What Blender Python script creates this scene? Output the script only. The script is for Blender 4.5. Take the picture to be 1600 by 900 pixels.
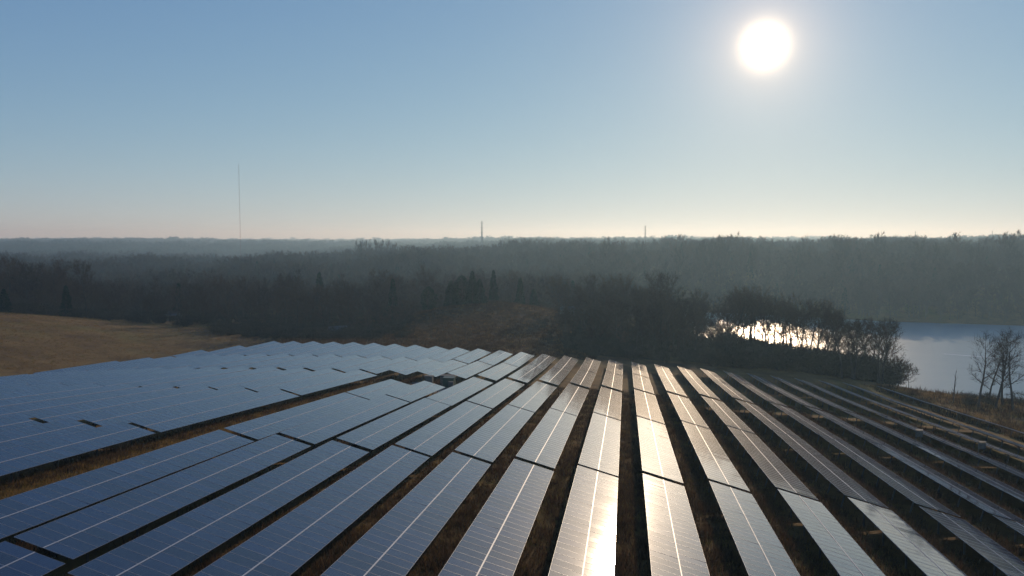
import bpy, math, random
import numpy as np
from mathutils import Matrix, Vector

random.seed(7); RNG = np.random.default_rng(11)
S = bpy.context.scene
R = math.radians
COL = S.collection
for o in list(bpy.data.objects): bpy.data.objects.remove(o)

# ------------------------------------------------------------------ camera
ZC = 25.0                     # camera height (drone); the ground under it is near z = 5
FPX = 1186.0                  # focal length in pixels of a 1600 px wide frame
HORIZON = 374.8
PITCH = math.atan2(450 - HORIZON, FPX)
cam = bpy.data.cameras.new('camera'); cam_o = bpy.data.objects.new('camera', cam); COL.objects.link(cam_o)
cam.sensor_width = 36.0; cam.lens = FPX / 1600 * 36.0
cam.clip_start = 0.5; cam.clip_end = 30000
cam_o.location = (0, 0, ZC); cam_o.rotation_euler = (math.pi / 2 - PITCH, 0, 0)
S.camera = cam_o

# ------------------------------------------------------------------ sky and sun
SUN_AZ, SUN_EL = R(18.11), R(13.4)          # azimuth clockwise from +Y
SUN = Vector((math.sin(SUN_AZ) * math.cos(SUN_EL), math.cos(SUN_AZ) * math.cos(SUN_EL), math.sin(SUN_EL)))
SKY_STRENGTH = 0.10
EXPOSURE = 0.0
W = bpy.data.worlds.new('World'); S.world = W; W.use_nodes = True
nt = W.node_tree; nt.nodes.clear()
def N(t, kind, **kw):
    n = t.nodes.new(kind)
    for k, v in kw.items():
        if k.startswith('i_'):
            key = k[2:]; n.inputs[int(key) if key.isdigit() else key.replace('_', ' ')].default_value = v
        else: setattr(n, k, v)
    return n
def link(t, a, b): t.links.new(a, b)
def math_node(t, op, a, b=None, c=None, clamp=False):
    n = t.nodes.new('ShaderNodeMath'); n.operation = op; n.use_clamp = clamp
    for i, s in enumerate((a, b, c)):
        if s is None: continue
        if isinstance(s, (int, float)): n.inputs[i].default_value = s
        else: t.links.new(s, n.inputs[i])
    return n.outputs[0]
sky = N(nt, 'ShaderNodeTexSky', sky_type='NISHITA', sun_disc=False, sun_elevation=SUN_EL, sun_rotation=SUN_AZ,
        altitude=200.0, air_density=0.7, dust_density=0.03, ozone_density=3.2)
bg = N(nt, 'ShaderNodeBackground'); bg.inputs['Strength'].default_value = SKY_STRENGTH
# soften the sky's range as the photograph's exposure does: c' = A c / (1 + c / K), the same for every direction
SKY_A, SKY_K = (1.64, 1.88, 3.12), (6.0, 4.6, 2.3)
def vmath(op, a, b):
    n = N(nt, 'ShaderNodeVectorMath', operation=op)
    for i, s_ in enumerate((a, b)):
        if isinstance(s_, tuple): n.inputs[i].default_value = s_
        else: link(nt, s_, n.inputs[i])
    return n.outputs[0]
c_in = sky.outputs[0]
den = vmath('ADD', vmath('MULTIPLY', c_in, tuple(1 / k for k in SKY_K)), (1, 1, 1))
link(nt, vmath('MULTIPLY', vmath('DIVIDE', c_in, den), SKY_A), bg.inputs['Color'])
# the sun's own disc, dazzled by thin haze, and the aureole round it (a function of the angle to the sun only)
tc = N(nt, 'ShaderNodeTexCoord')
dot = N(nt, 'ShaderNodeVectorMath', operation='DOT_PRODUCT'); dot.inputs[1].default_value = SUN
nrm = N(nt, 'ShaderNodeVectorMath', operation='NORMALIZE')
link(nt, tc.outputs['Generated'], nrm.inputs[0]); link(nt, nrm.outputs[0], dot.inputs[0])
ang = math_node(nt, 'MULTIPLY', math_node(nt, 'ARCCOSINE', math_node(nt, 'MINIMUM', dot.outputs['Value'], 0.9999999)), 180 / math.pi)
core = math_node(nt, 'MULTIPLY', math_node(nt, 'EXPONENT', math_node(nt, 'MULTIPLY', math_node(nt, 'POWER', math_node(nt, 'DIVIDE', ang, 1.15), 2.0), -1.0)), 2.6)
h1 = math_node(nt, 'MULTIPLY', math_node(nt, 'EXPONENT', math_node(nt, 'DIVIDE', ang, -2.3)), 0.80)
h2 = math_node(nt, 'MULTIPLY', math_node(nt, 'EXPONENT', math_node(nt, 'DIVIDE', ang, -7.5)), 0.19)
def emis(color, strength):
    b = N(nt, 'ShaderNodeBackground'); b.inputs['Color'].default_value = (*color, 1); link(nt, strength, b.inputs['Strength']); return b
parts = [bg, emis((1.0, 0.84, 0.56), core), emis((1.0, 0.64, 0.36), h1), emis((1.0, 0.82, 0.60), h2)]
acc = parts[0].outputs[0]
for p_ in parts[1:]:
    a = N(nt, 'ShaderNodeAddShader'); link(nt, acc, a.inputs[0]); link(nt, p_.outputs[0], a.inputs[1]); acc = a.outputs[0]
wo = N(nt, 'ShaderNodeOutputWorld'); link(nt, acc, wo.inputs['Surface'])

sl = bpy.data.lights.new('sun', 'SUN'); sl.energy = 2.6; sl.angle = R(0.53); sl.color = (1.0, 0.79, 0.55)
so = bpy.data.objects.new('sun', sl); COL.objects.link(so)
so.rotation_euler = SUN.to_track_quat('Z', 'Y').to_euler(); so.location = (60, 200, 120)

S.view_settings.view_transform = 'Standard'; S.view_settings.look = 'None'
S.view_settings.exposure = EXPOSURE; S.view_settings.gamma = 1.0; S.view_settings.use_curve_mapping = False
S.render.engine = 'CYCLES'
cy = S.cycles
cy.max_bounces = 5; cy.diffuse_bounces = 2; cy.glossy_bounces = 2; cy.transmission_bounces = 2; cy.volume_bounces = 1
cy.transparent_max_bounces = 4; cy.caustics_reflective = False; cy.caustics_refractive = False
cy.sample_clamp_indirect = 4.0
try:
    cy.use_denoising = True; cy.denoiser = 'OPENIMAGEDENOISE'
except Exception: pass

# ------------------------------------------------------------------ helpers
def tag(o, label=None, cat=None, group=None, kind=None):
    for k, v in (('label', label), ('category', cat), ('group', group), ('kind', kind)):
        if v: o[k] = v
    return o
def mesh(name, v, f, mats, mi=None, smooth=False):
    m = bpy.data.meshes.new(name); m.from_pydata([tuple(map(float, p)) for p in v], [], f)
    for x in (mats if isinstance(mats, (list, tuple)) else [mats]): m.materials.append(x)
    if mi is not None: m.polygons.foreach_set('material_index', mi)
    if smooth: m.polygons.foreach_set('use_smooth', [True] * len(m.polygons))
    m.update(); return m
def obj(name, data, parent=None, mw=None, loc=None):
    o = bpy.data.objects.new(name, data); COL.objects.link(o)
    if parent is not None: o.parent = parent
    if mw is not None: o.matrix_local = mw
    if loc is not None: o.location = loc
    return o
def empty(name, mw=None, loc=None):
    o = obj(name, None, None, mw, loc); o.empty_display_size = 0.5; return o
class MB:
    def __init__(s): s.v = []; s.f = []; s.mi = []
    def box(s, x0, x1, y0, y1, z0, z1, mi=0):
        b = len(s.v)
        s.v += [(x0,y0,z0),(x1,y0,z0),(x1,y1,z0),(x0,y1,z0),(x0,y0,z1),(x1,y0,z1),(x1,y1,z1),(x0,y1,z1)]
        s.f += [tuple(b+i for i in q) for q in ((0,3,2,1),(4,5,6,7),(0,1,5,4),(1,2,6,5),(2,3,7,6),(3,0,4,7))]; s.mi += [mi]*6
        return s
    def tube(s, pts, rad, n=5, mi=0, cap=True):
        pts = [Vector(p) for p in pts]; b0 = len(s.v)
        for k, p in enumerate(pts):
            d = (pts[min(k+1, len(pts)-1)] - pts[max(k-1, 0)])
            if d.length < 1e-9: d = Vector((0,0,1))
            d.normalize(); a = Vector((0,0,1)) if abs(d.z) < 0.9 else Vector((1,0,0))
            e1 = d.cross(a).normalized(); e2 = d.cross(e1)
            for j in range(n):
                t = 2*math.pi*j/n; s.v.append(tuple(p + (e1*math.cos(t) + e2*math.sin(t))*rad[k]))
        for k in range(len(pts)-1):
            for j in range(n):
                a_ = b0+k*n+j; b_ = b0+k*n+(j+1)%n
                s.f.append((a_, b_, b_+n, a_+n)); s.mi.append(mi)
        if cap: s.f.append(tuple(b0+(len(pts)-1)*n+j for j in range(n))); s.mi.append(mi)
        return s
    def tri(s, a, b, c, mi=0):
        k = len(s.v); s.v += [tuple(a), tuple(b), tuple(c)]; s.f.append((k, k+1, k+2)); s.mi.append(mi)
    def mesh(s, name, mats, smooth=False): return mesh(name, s.v, s.f, mats, s.mi, smooth)

# ------------------------------------------------------------------ materials
def principled(name, color=(.5,.5,.5), rough=.6, metal=0.0, spec=.5, ior=1.5):
    m = bpy.data.materials.new(name); m.use_nodes = True
    b = m.node_tree.nodes['Principled BSDF']
    b.inputs['Base Color'].default_value = (*color, 1); b.inputs['Roughness'].default_value = rough
    b.inputs['Metallic'].default_value = metal; b.inputs['Specular IOR Level'].default_value = spec; b.inputs['IOR'].default_value = ior
    return m, m.node_tree, b
def noise(t, vec, scale, detail=4.0, rough=.6):
    n = N(t, 'ShaderNodeTexNoise'); n.inputs['Scale'].default_value = scale; n.inputs['Detail'].default_value = detail; n.inputs['Roughness'].default_value = rough
    if vec is not None: link(t, vec, n.inputs['Vector'])
    return n.outputs['Fac']
def ramp(t, fac, stops):
    r = N(t, 'ShaderNodeValToRGB'); el = r.color_ramp.elements
    while len(el) < len(stops): el.new(.5)
    for e, (p, c) in zip(el, stops): e.position = p; e.color = (*c, 1)
    link(t, fac, r.inputs[0]); return r.outputs[0]
def mix(t, fac, a, b, blend='MIX'):
    n = N(t, 'ShaderNodeMix', data_type='RGBA', blend_type=blend)
    for s, i in ((fac, 0), (a, 6), (b, 7)):
        if isinstance(s, (int, float)): n.inputs[i].default_value = s
        elif isinstance(s, tuple): n.inputs[i].default_value = (*s, 1)
        else: link(t, s, n.inputs[i])
    return n.outputs[2]
def bump(t, b, h, strength, dist):
    n = N(t, 'ShaderNodeBump'); n.inputs['Strength'].default_value = strength; n.inputs['Distance'].default_value = dist
    link(t, h, n.inputs['Height']); link(t, n.outputs[0], b.inputs['Normal']); return n

# dark silicon cells behind glass: cell lines and busbars in module coordinates (x along the row, y down the slope)
M_cell, t, b = principled('photovoltaic_glass', (.012, .020, .050), .13, 0, 0.016, 1.5)
geo = N(t, 'ShaderNodeTexCoord'); sep = N(t, 'ShaderNodeSeparateXYZ'); link(t, geo.outputs['UV'], sep.inputs[0])
def lines(src, count, width):
    f_ = math_node(t, 'FRACT', math_node(t, 'MULTIPLY', src, count))
    d_ = math_node(t, 'ABSOLUTE', math_node(t, 'SUBTRACT', f_, .5))
    return math_node(t, 'GREATER_THAN', d_, .5 - width)
g1 = lines(sep.outputs[0], 6, .012); g2 = lines(sep.outputs[1], 12, .012); g3 = lines(sep.outputs[0], 18, .022)
grid = math_node(t, 'MAXIMUM', math_node(t, 'MAXIMUM', g1, g2), math_node(t, 'MULTIPLY', g3, .4))
oi = N(t, 'ShaderNodeObjectInfo')
nz = noise(t, N(t, 'ShaderNodeNewGeometry').outputs['Position'], .35, 3)
base = mix(t, nz, (.005, .013, .040), (.010, .022, .060))
att_ = N(t, 'ShaderNodeAttribute', attribute_name='mod')
modr = math_node(t, 'FRACT', math_node(t, 'ADD', att_.outputs['Fac'], oi.outputs['Random']))     # one value for each module
base = mix(t, 1.0, base, math_node(t, 'MULTIPLY_ADD', modr, .9, .55), 'MULTIPLY')
# thin dust, thicker towards the lower edge of each module and in drying streaks
dv = N(t, 'ShaderNodeVectorMath', operation='MULTIPLY'); dv.inputs[1].default_value = (9, .8, 1); link(t, geo.outputs['UV'], dv.inputs[0])
da = N(t, 'ShaderNodeVectorMath', operation='ADD'); link(t, dv.outputs[0], da.inputs[0]); link(t, modr, da.inputs[1])
streak = noise(t, da.outputs[0], 1.6, 4, .6)
dust = math_node(t, 'MULTIPLY', math_node(t, 'MULTIPLY_ADD', math_node(t, 'POWER', sep.outputs[1], 6.0), .5, .25), ramp(t, streak, [(.35, (0,0,0)), (.75, (1,1,1))]))
base = mix(t, math_node(t, 'MULTIPLY', dust, .12), base, (.26, .24, .20))
link(t, mix(t, math_node(t, 'MULTIPLY', grid, .42), base, (.20, .23, .28)), b.inputs['Base Color'])
nz2 = noise(t, N(t, 'ShaderNodeNewGeometry').outputs['Position'], 1.3, 5, .65)
link(t, math_node(t, 'MULTIPLY_ADD', nz2, .10, .36), b.inputs['Roughness'])
b.inputs['Coat Weight'].default_value = 1.0; b.inputs['Coat IOR'].default_value = 1.80
link(t, math_node(t, 'MULTIPLY_ADD', nz2, .04, math_node(t, 'MULTIPLY_ADD', modr, .012, .040)), b.inputs['Coat Roughness'])

M_alu, t, b = principled('aluminium_frame', (.34, .36, .39), .5, .5)
M_rail, t, b = principled('bright_rail', (.48, .49, .50), .5, 0.2)
M_steel, t, b = principled('galvanised_steel', (.12, .12, .12), .7, .3)
nz = noise(t, N(t, 'ShaderNodeNewGeometry').outputs['Position'], 5, 4); link(t, ramp(t, nz, [(.3, (.07,.07,.07)), (.7, (.13,.13,.13))]), b.inputs['Base Color'])
M_back, t, b = principled('backsheet', (.55, .55, .54), .7)
M_cabinet, t, b = principled('cabinet_paint', (.35, .36, .35), .7)
nz = noise(t, N(t, 'ShaderNodeNewGeometry').outputs['Position'], 3, 5); link(t, ramp(t, nz, [(.3, (.10,.09,.075)), (.7, (.19,.18,.16))]), b.inputs['Base Color'])
M_green, t, b = principled('transformer_green', (.05, .09, .06), .5)
M_gravel, t, b = principled('gravel', (.25, .21, .17), .95)
nz = noise(t, N(t, 'ShaderNodeNewGeometry').outputs['Position'], 6, 6, .7); link(t, ramp(t, nz, [(.3, (.12,.095,.07)), (.7, (.30,.25,.19))]), b.inputs['Base Color'])
M_concrete, t, b = principled('concrete', (.42, .40, .37), .9)
M_mast, t, b = principled('mast_paint', (.22, .12, .11), .6)
M_towersteel, t, b = principled('tower_steel', (.25, .26, .27), .6, .5)

M_ground, t, b = principled('dry_grass_ground', (.16, .12, .07), .95, 0, .2)
pos = N(t, 'ShaderNodeNewGeometry').outputs['Position']
big = noise(t, pos, .022, 5, .6); mid = noise(t, pos, .09, 6, .65); fine = noise(t, pos, 1.7, 6, .75); stripe = noise(t, pos, .35, 4, .6)
col = ramp(t, mid, [(.28, (.095, .053, .018)), (.48, (.180, .105, .034)), (.72, (.270, .170, .056))])
green = ramp(t, big, [(.50, (0, 0, 0)), (.66, (1, 1, 1))])
col = mix(t, math_node(t, 'MULTIPLY', green, .6), col, (.135, .150, .022))
col = mix(t, math_node(t, 'MULTIPLY', ramp(t, stripe, [(.55, (0,0,0)), (.75, (1,1,1))]), .35), col, (.055, .038, .024))
# dark dead weeds and briar on the mound behind the field and along the wood edge
msub = N(t, 'ShaderNodeVectorMath', operation='SUBTRACT'); msub.inputs[1].default_value = (-5, 278, 0); link(t, pos, msub.inputs[0])
mscl = N(t, 'ShaderNodeVectorMath', operation='MULTIPLY'); mscl.inputs[1].default_value = (1/125, 1/72, 0); link(t, msub.outputs[0], mscl.inputs[0])
mlen = N(t, 'ShaderNodeVectorMath', operation='LENGTH'); link(t, mscl.outputs[0], mlen.inputs[0])
weed = math_node(t, 'ADD', mlen.outputs['Value'], math_node(t, 'MULTIPLY_ADD', mid, .9, -.45))
weed = ramp(t, weed, [(.72, (1, 1, 1)), (1.0, (0, 0, 0))])
col = mix(t, math_node(t, 'MULTIPLY', weed, .88), col, ramp(t, stripe, [(.35, (.026, .017, .012)), (.7, (.072, .045, .030))]))
link(t, mix(t, .55, col, ramp(t, fine, [(.25, (.45,.45,.45)), (.75, (1.35,1.3,1.2))]), 'MULTIPLY'), b.inputs['Base Color'])
bump(t, b, fine, .9, .35)

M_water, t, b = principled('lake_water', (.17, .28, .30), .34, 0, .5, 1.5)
pos = N(t, 'ShaderNodeNewGeometry').outputs['Position']
w1 = noise(t, pos, .55, 4, .55); w2 = noise(t, pos, .07, 3, .5)
bump(t, b, math_node(t, 'ADD', w1, math_node(t, 'MULTIPLY', w2, 2.0)), .28, .5)
M_foam, t, b = principled('wake_foam', (.75, .78, .80), .6)

def bark(name, lo, hi):
    m, t, b = principled(name, lo, .9, 0, .2)
    nz = noise(t, N(t, 'ShaderNodeNewGeometry').outputs['Position'], 1.5, 4)
    oi = N(t, 'ShaderNodeObjectInfo')
    c = ramp(t, nz, [(.3, lo), (.7, hi)])
    v = math_node(t, 'MULTIPLY_ADD', oi.outputs['Random'], .5, .75)
    link(t, mix(t, 1.0, c, v, 'MULTIPLY'), b.inputs['Base Color']); return m
M_bark = bark('grey_bark', (.060, .050, .042), (.115, .098, .084))
M_twig = bark('brown_twigs', (.070, .046, .034), (.125, .084, .060))
M_needle = bark('evergreen_needles', (.016, .026, .014), (.036, .052, .024))
M_leafdry = bark('dry_oak_leaves', (.070, .042, .024), (.120, .075, .040))
M_shrub = bark('shrub_twigs', (.050, .042, .030), (.095, .080, .052))

# ------------------------------------------------------------------ the lie of the land
AZ = R(8.5385); ca, sa = math.cos(AZ), math.sin(AZ)
PITCH_V = 6.0; V0 = 1.6992; AISLE = 4.7; SLOPE_W = 3.9021; BETA = R(15.3532)
UA, UB, UC, UT = 141.33, 104.76, 70.41, 205.26
CLEAR = 1.1
def clear(v):                 # the tables stand lower where the ground steepens on the right
    t_ = np.clip((np.asarray(v, float) - 12) / 30, 0, 1); return CLEAR - .5 * t_ * t_ * (3 - 2 * t_)
def field_z(u, v):
    """low edge height of the tables relative to the camera, as a function of row coordinates"""
    s = np.asarray(u, float) / 100; t_ = np.asarray(v, float) / 100
    return (-19.2155 - .40 * s - 10.33 * t_ + 10 * (-.6669*s*s + .6295*s*t_ - .0796*t_*t_ + .1708*s**3 - .232*s*s*t_ - .3844*s*t_*t_ + .2156*t_**3 + .1588*s*s*t_*t_))
def to_uv(x, y): return x * sa + y * ca, x * ca - y * sa
def to_xy(u, v): return u * sa + v * ca, u * ca - v * sa
def px(X, Y, y):
    """the point at forward distance y that the photograph shows at pixel X, Y (used to survey the land)"""
    cx, cz = (X - 800) / FPX, (450 - Y) / FPX
    dy = math.cos(PITCH) + cz * math.sin(PITCH); dz = -math.sin(PITCH) + cz * math.cos(PITCH)
    return (cx / dy * y, y, dz / dy * y)
LAKE = -58.0
U_LO, U_HI, V_LO, V_HI = -15.0, 212.0, -128.0, 74.0
ctrl = []
for u in np.linspace(U_LO, U_HI, 7):
    for v in (V_LO, V_HI): x, y = to_xy(u, v); ctrl.append((x, y, float(field_z(u, v)) - float(clear(v))))
for v in np.linspace(V_LO, V_HI, 7)[1:-1]:
    for u in (U_LO, U_HI): x, y = to_xy(u, v); ctrl.append((x, y, float(field_z(u, v)) - float(clear(v))))
ctrl += [px(0, 520, 215), px(0, 492, 262), px(150, 500, 275), px(300, 512, 280), px(-300, 500, 200), px(-300, 480, 262), px(330, 524, 245),
         px(200, 500, 335), px(450, 520, 295), px(600, 520, 285), px(600, 498, 335),
         px(690, 480, 325), px(780, 472, 340), px(860, 482, 325), px(770, 515, 268), px(920, 530, 285), px(1000, 545, 255), px(1100, 548, 262)]
ctrl += [(x, 500, -50) for x in (-500, -300, -120, 30)] + [(-350, 390, -42), (-120, 400, -40), (20, 420, -44)]
ctrl += [(130, 140, -39), (125, 175, -38.5), (118, 205, -41), (160, 100, -36), (220, 60, -38), (300, 0, -38), (0, -150, -18), (-200, -100, -20), (150, -150, -25), (-250, 60, -24), (-230, 150, -25)]
ctrl += [px(X, Y, 1000)[:2] + (px(X, Y, 1000)[2] - 21,) for X, Y in ((-100, 402), (200, 405), (420, 402), (560, 392), (720, 383), (880, 380), (1000, 380), (1200, 376))]
ctrl += [(x, 720, -47) for x in (-600, -300, 0)]
ctrl += [px(X, Y, y)[:2] + (px(X, Y, y)[2] - 25,) for X, Y, y in ((1000, 381, 800), (1150, 381, 760), (1300, 382, 740), (1450, 381, 720), (1600, 379, 690), (1800, 379, 640))]
ctrl += [(200, 640, -48), (300, 575, -47), (400, 540, -46), (600, 480, -45), (120, 660, -50)]
ctrl += [(x, y, z) for y, z in ((2600, -18), (4200, -20), (8000, -22)) for x in (-1.3 * y, -.6 * y, 0, .6 * y, 1.3 * y)]
ctrl += [(-2000, 1600, -58), (-1200, 1600, -62), (-600, 1600, -62), (-150, 1600, -58), (500, 1600, -35), (1500, 1700, -32)]
ctrl += [(-9000, 0, -25), (9000, 0, -25), (0, -9000, -25), (-9000, -9000, -25), (9000, -9000, -25), (-1500, 200, -30), (1500, 200, -40), (0, -1500, -25)]
ctrl = np.array(ctrl, float)
def _warp(x, y):             # compress far distances so one spline serves near and far
    r = np.hypot(x, y) + 1e-9; k = np.log1p(r / 150.0) * 150.0 / r
    return x * k, y * k
_cx, _cy = _warp(ctrl[:, 0], ctrl[:, 1])
_A = np.hypot(_cx[:, None] - _cx[None], _cy[:, None] - _cy[None])
_n = len(ctrl); _M = np.zeros((_n + 1, _n + 1)); _M[:_n, :_n] = _A - np.eye(_n) * .6; _M[:_n, _n] = 1; _M[_n, :_n] = 1
_w = np.linalg.solve(_M, np.append(ctrl[:, 2], 0))
LAKE_POLY = np.array([(95, 590), (112, 450), (134, 345), (150, 285), (172, 245), (300, 185), (640, 120), (900, 40), (1200, 300), (640, 440), (352, 512), (268, 540), (176, 602), (130, 615)], float)
def lake_sd(x, y):
    """signed distance to the lake's shore, negative on the water"""
    x = np.asarray(x, float); y = np.asarray(y, float); d = np.full(x.shape, 1e9); ins = np.zeros(x.shape, bool)
    P = LAKE_POLY; n = len(P)
    for k in range(n):
        (x1, y1), (x2, y2) = P[k], P[(k + 1) % n]; ex, ey = x2 - x1, y2 - y1
        tt = np.clip(((x - x1) * ex + (y - y1) * ey) / (ex * ex + ey * ey), 0, 1)
        d = np.minimum(d, np.hypot(x - x1 - tt * ex, y - y1 - tt * ey))
        cond = (y1 > y) != (y2 > y)
        xi = (x2 - x1) * (y - y1) / ((y2 - y1) if y2 != y1 else 1e-9) + x1
        ins ^= cond & (x < xi)
    return np.where(ins, -d, d)
def sstep(a, b_, x): t_ = np.clip((x - a) / (b_ - a), 0, 1); return t_ * t_ * (3 - 2 * t_)
def ground_rel(x, y):
    x = np.asarray(x, float); y = np.asarray(y, float); sh = x.shape; xf, yf = x.ravel(), y.ravel()
    wx, wy = _warp(xf, yf); z = np.empty(len(xf))
    for i in range(0, len(xf), 20000):
        sl_ = slice(i, i + 20000)
        z[sl_] = np.hypot(wx[sl_, None] - _cx[None], wy[sl_, None] - _cy[None]) @ _w[:_n] + _w[_n]
    r = np.hypot(xf, yf)
    z = z + (np.sin(xf * .031 + 1.3) * np.sin(yf * .027 + .4) * .5 + np.sin(xf * .083 + yf * .061) * .18)
    z = z + sstep(900, 2500, r) * (np.sin(xf * .0041 + 2) * np.sin(yf * .0035 + 1.1) * 11)
    u, v = to_uv(xf, yf)
    m = sstep(0, 26, np.minimum(np.minimum(u - U_LO, U_HI + 10 - u), np.minimum(v - V_LO, V_HI + 8 - v)) )
    uc, vc = np.clip(u, U_LO, U_HI + 10), np.clip(v, V_LO, V_HI + 8)
    z = z * (1 - m) + (field_z(uc, vc) - clear(vc)) * m
    sd = lake_sd(xf, yf)
    shore = LAKE + .3 + np.where(sd > 0, sd * .24, sd * .12)
    k = 5.0; hh = np.clip(.5 + .5 * (z - shore) / k, 0, 1)      # smooth minimum
    z2 = z * (1 - hh) + shore * hh - k * hh * (1 - hh) * .6
    far = sstep(150, 260, sd)
    z = z2 * (1 - far) + z * far
    return z.reshape(sh)
def gz(x, y): return float(ground_rel(np.array([x]), np.array([y]))[0]) + ZC

def warped_axis(lo, hi, near_lo, near_hi, step, n_out):
    a = np.arange(near_lo, near_hi + 1e-6, step)
    g = lambda end, start: start + (end - start) * (np.linspace(0, 1, n_out + 1)[1:] ** 3)
    return np.concatenate([g(lo, near_lo)[::-1], a, g(hi, near_hi)])
gx = warped_axis(-9500, 9500, -260, 460, 5.0, 46); gy = warped_axis(-2500, 9800, -40, 640, 5.0, 50)
XX, YY = np.meshgrid(gx, gy); ZZ = ground_rel(XX, YY) + ZC
nx_, ny_ = len(gx), len(gy)
vv = np.stack([XX.ravel(), YY.ravel(), ZZ.ravel()], 1)
ff = [(j*nx_+i, j*nx_+i+1, (j+1)*nx_+i+1, (j+1)*nx_+i) for j in range(ny_-1) for i in range(nx_-1)]
ground = obj('ground', mesh('ground', vv, ff, M_ground, smooth=True)); tag(ground, 'rolling dry brown and green grassland under the solar field', kind='structure')
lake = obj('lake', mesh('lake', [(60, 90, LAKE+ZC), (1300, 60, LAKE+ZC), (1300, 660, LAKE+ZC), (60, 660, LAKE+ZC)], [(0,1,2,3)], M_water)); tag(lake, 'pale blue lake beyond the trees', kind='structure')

# ------------------------------------------------------------------ solar tables
MOD_L, MOD_W, MOD_T = 1.0, 1.92, .04          # along the row, down the slope, thickness
STEP = 1.02
def module_mesh():
    l, w, T, r = MOD_L, MOD_W, MOD_T, .014
    v = [(0,0,0),(l,0,0),(l,w,0),(0,w,0), (0,0,T),(l,0,T),(l,w,T),(0,w,T), (r,r,T),(l-r,r,T),(l-r,w-r,T),(r,w-r,T), (r,r,T-.006),(l-r,r,T-.006),(l-r,w-r,T-.006),(r,w-r,T-.006)]
    f = [(0,1,5,4),(1,2,6,5),(2,3,7,6),(3,0,4,7), (4,5,9,8),(5,6,10,9),(6,7,11,10),(7,4,8,11), (8,9,13,12),(9,10,14,13),(10,11,15,14),(11,8,12,15), (12,13,14,15), (3,2,1,0)]
    return v, f, [0]*12 + [1, 2]
MV, MF, MMI = module_mesh()
def with_uv(m):
    uv = m.uv_layers.new(name='UVMap'); idx = {12: (0,0), 13: (1,0), 14: (1,1), 15: (0,1)}
    for p in m.polygons:
        if p.material_index == 1:
            for li, vi in zip(p.loop_indices, p.vertices): uv.data[li].uv = idx[12 + (vi % 16) - 12]
    a = m.attributes.new('mod', 'FLOAT', 'POINT'); n_ = len(m.vertices) // 16; rv = np.random.default_rng(n_).random(n_)
    a.data.foreach_set('value', np.repeat(rv, 16).astype(np.float32)); return m
MODULE = with_uv(mesh('module', MV, MF, [M_alu, M_cell, M_back], MMI))
MODULE.name = 'module'
ARRAYS = {}
def array_mesh(n):
    if n not in ARRAYS:
        v, f, mi = [], [], []
        rr = random.Random(n)
        for row in (0, 1):
            for k in range(n):
                b_ = len(v); x0 = k * STEP; y0 = row * (MOD_W + .062)
                ax, ay = rr.gauss(0, .0022), rr.gauss(0, .0022)
                for (a, c, d) in MV: v.append((x0 + a, y0 + c, d + (a - .5) * ax + (c - 1) * ay))
                f += [tuple(b_ + i for i in q) for q in MF]; mi += MMI
        ARRAYS[n] = with_uv(mesh('module_array', v, f, [M_alu, M_cell, M_back], mi))
    return ARRAYS[n]
RAILS = {}
def rail_mesh(kind, n):
    if (kind, n) not in RAILS:
        L = n * STEP; m = MB()
        if kind == 'centre_rail': m.box(0, L, MOD_W - .002, MOD_W + .064, MOD_T + .002, MOD_T + .016); RAILS[(kind, n)] = m.mesh(kind, M_rail)
        if kind == 'purlin': m.box(.1, L - .1, 0, .07, -.14, -.012); RAILS[(kind, n)] = m.mesh(kind, M_steel)
        if kind == 'support_frame':
            for k in range(7):
                x = L * (k + .5) / 7
                m.box(x-.05, x+.05, .1, SLOPE_W - .1, -.24, -.141); m.box(x-.06, x+.06, .75, .87, -2.4, -.241); m.box(x-.06, x+.06, 3.0, 3.12, -1.9, -.241)
            RAILS[(kind, n)] = m.mesh(kind, M_steel)
    return RAILS[(kind, n)]
POST_HI = MB().box(-.06, .06, -.06, .06, -2.8, 0).mesh('post', M_steel)
POST_LO = MB().box(-.06, .06, -.06, .06, -2.2, 0).mesh('post', M_steel)
RAFTER = MB().box(-.05, .05, .1, SLOPE_W - .1, -.24, -.141).mesh('rafter', M_steel)

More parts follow.
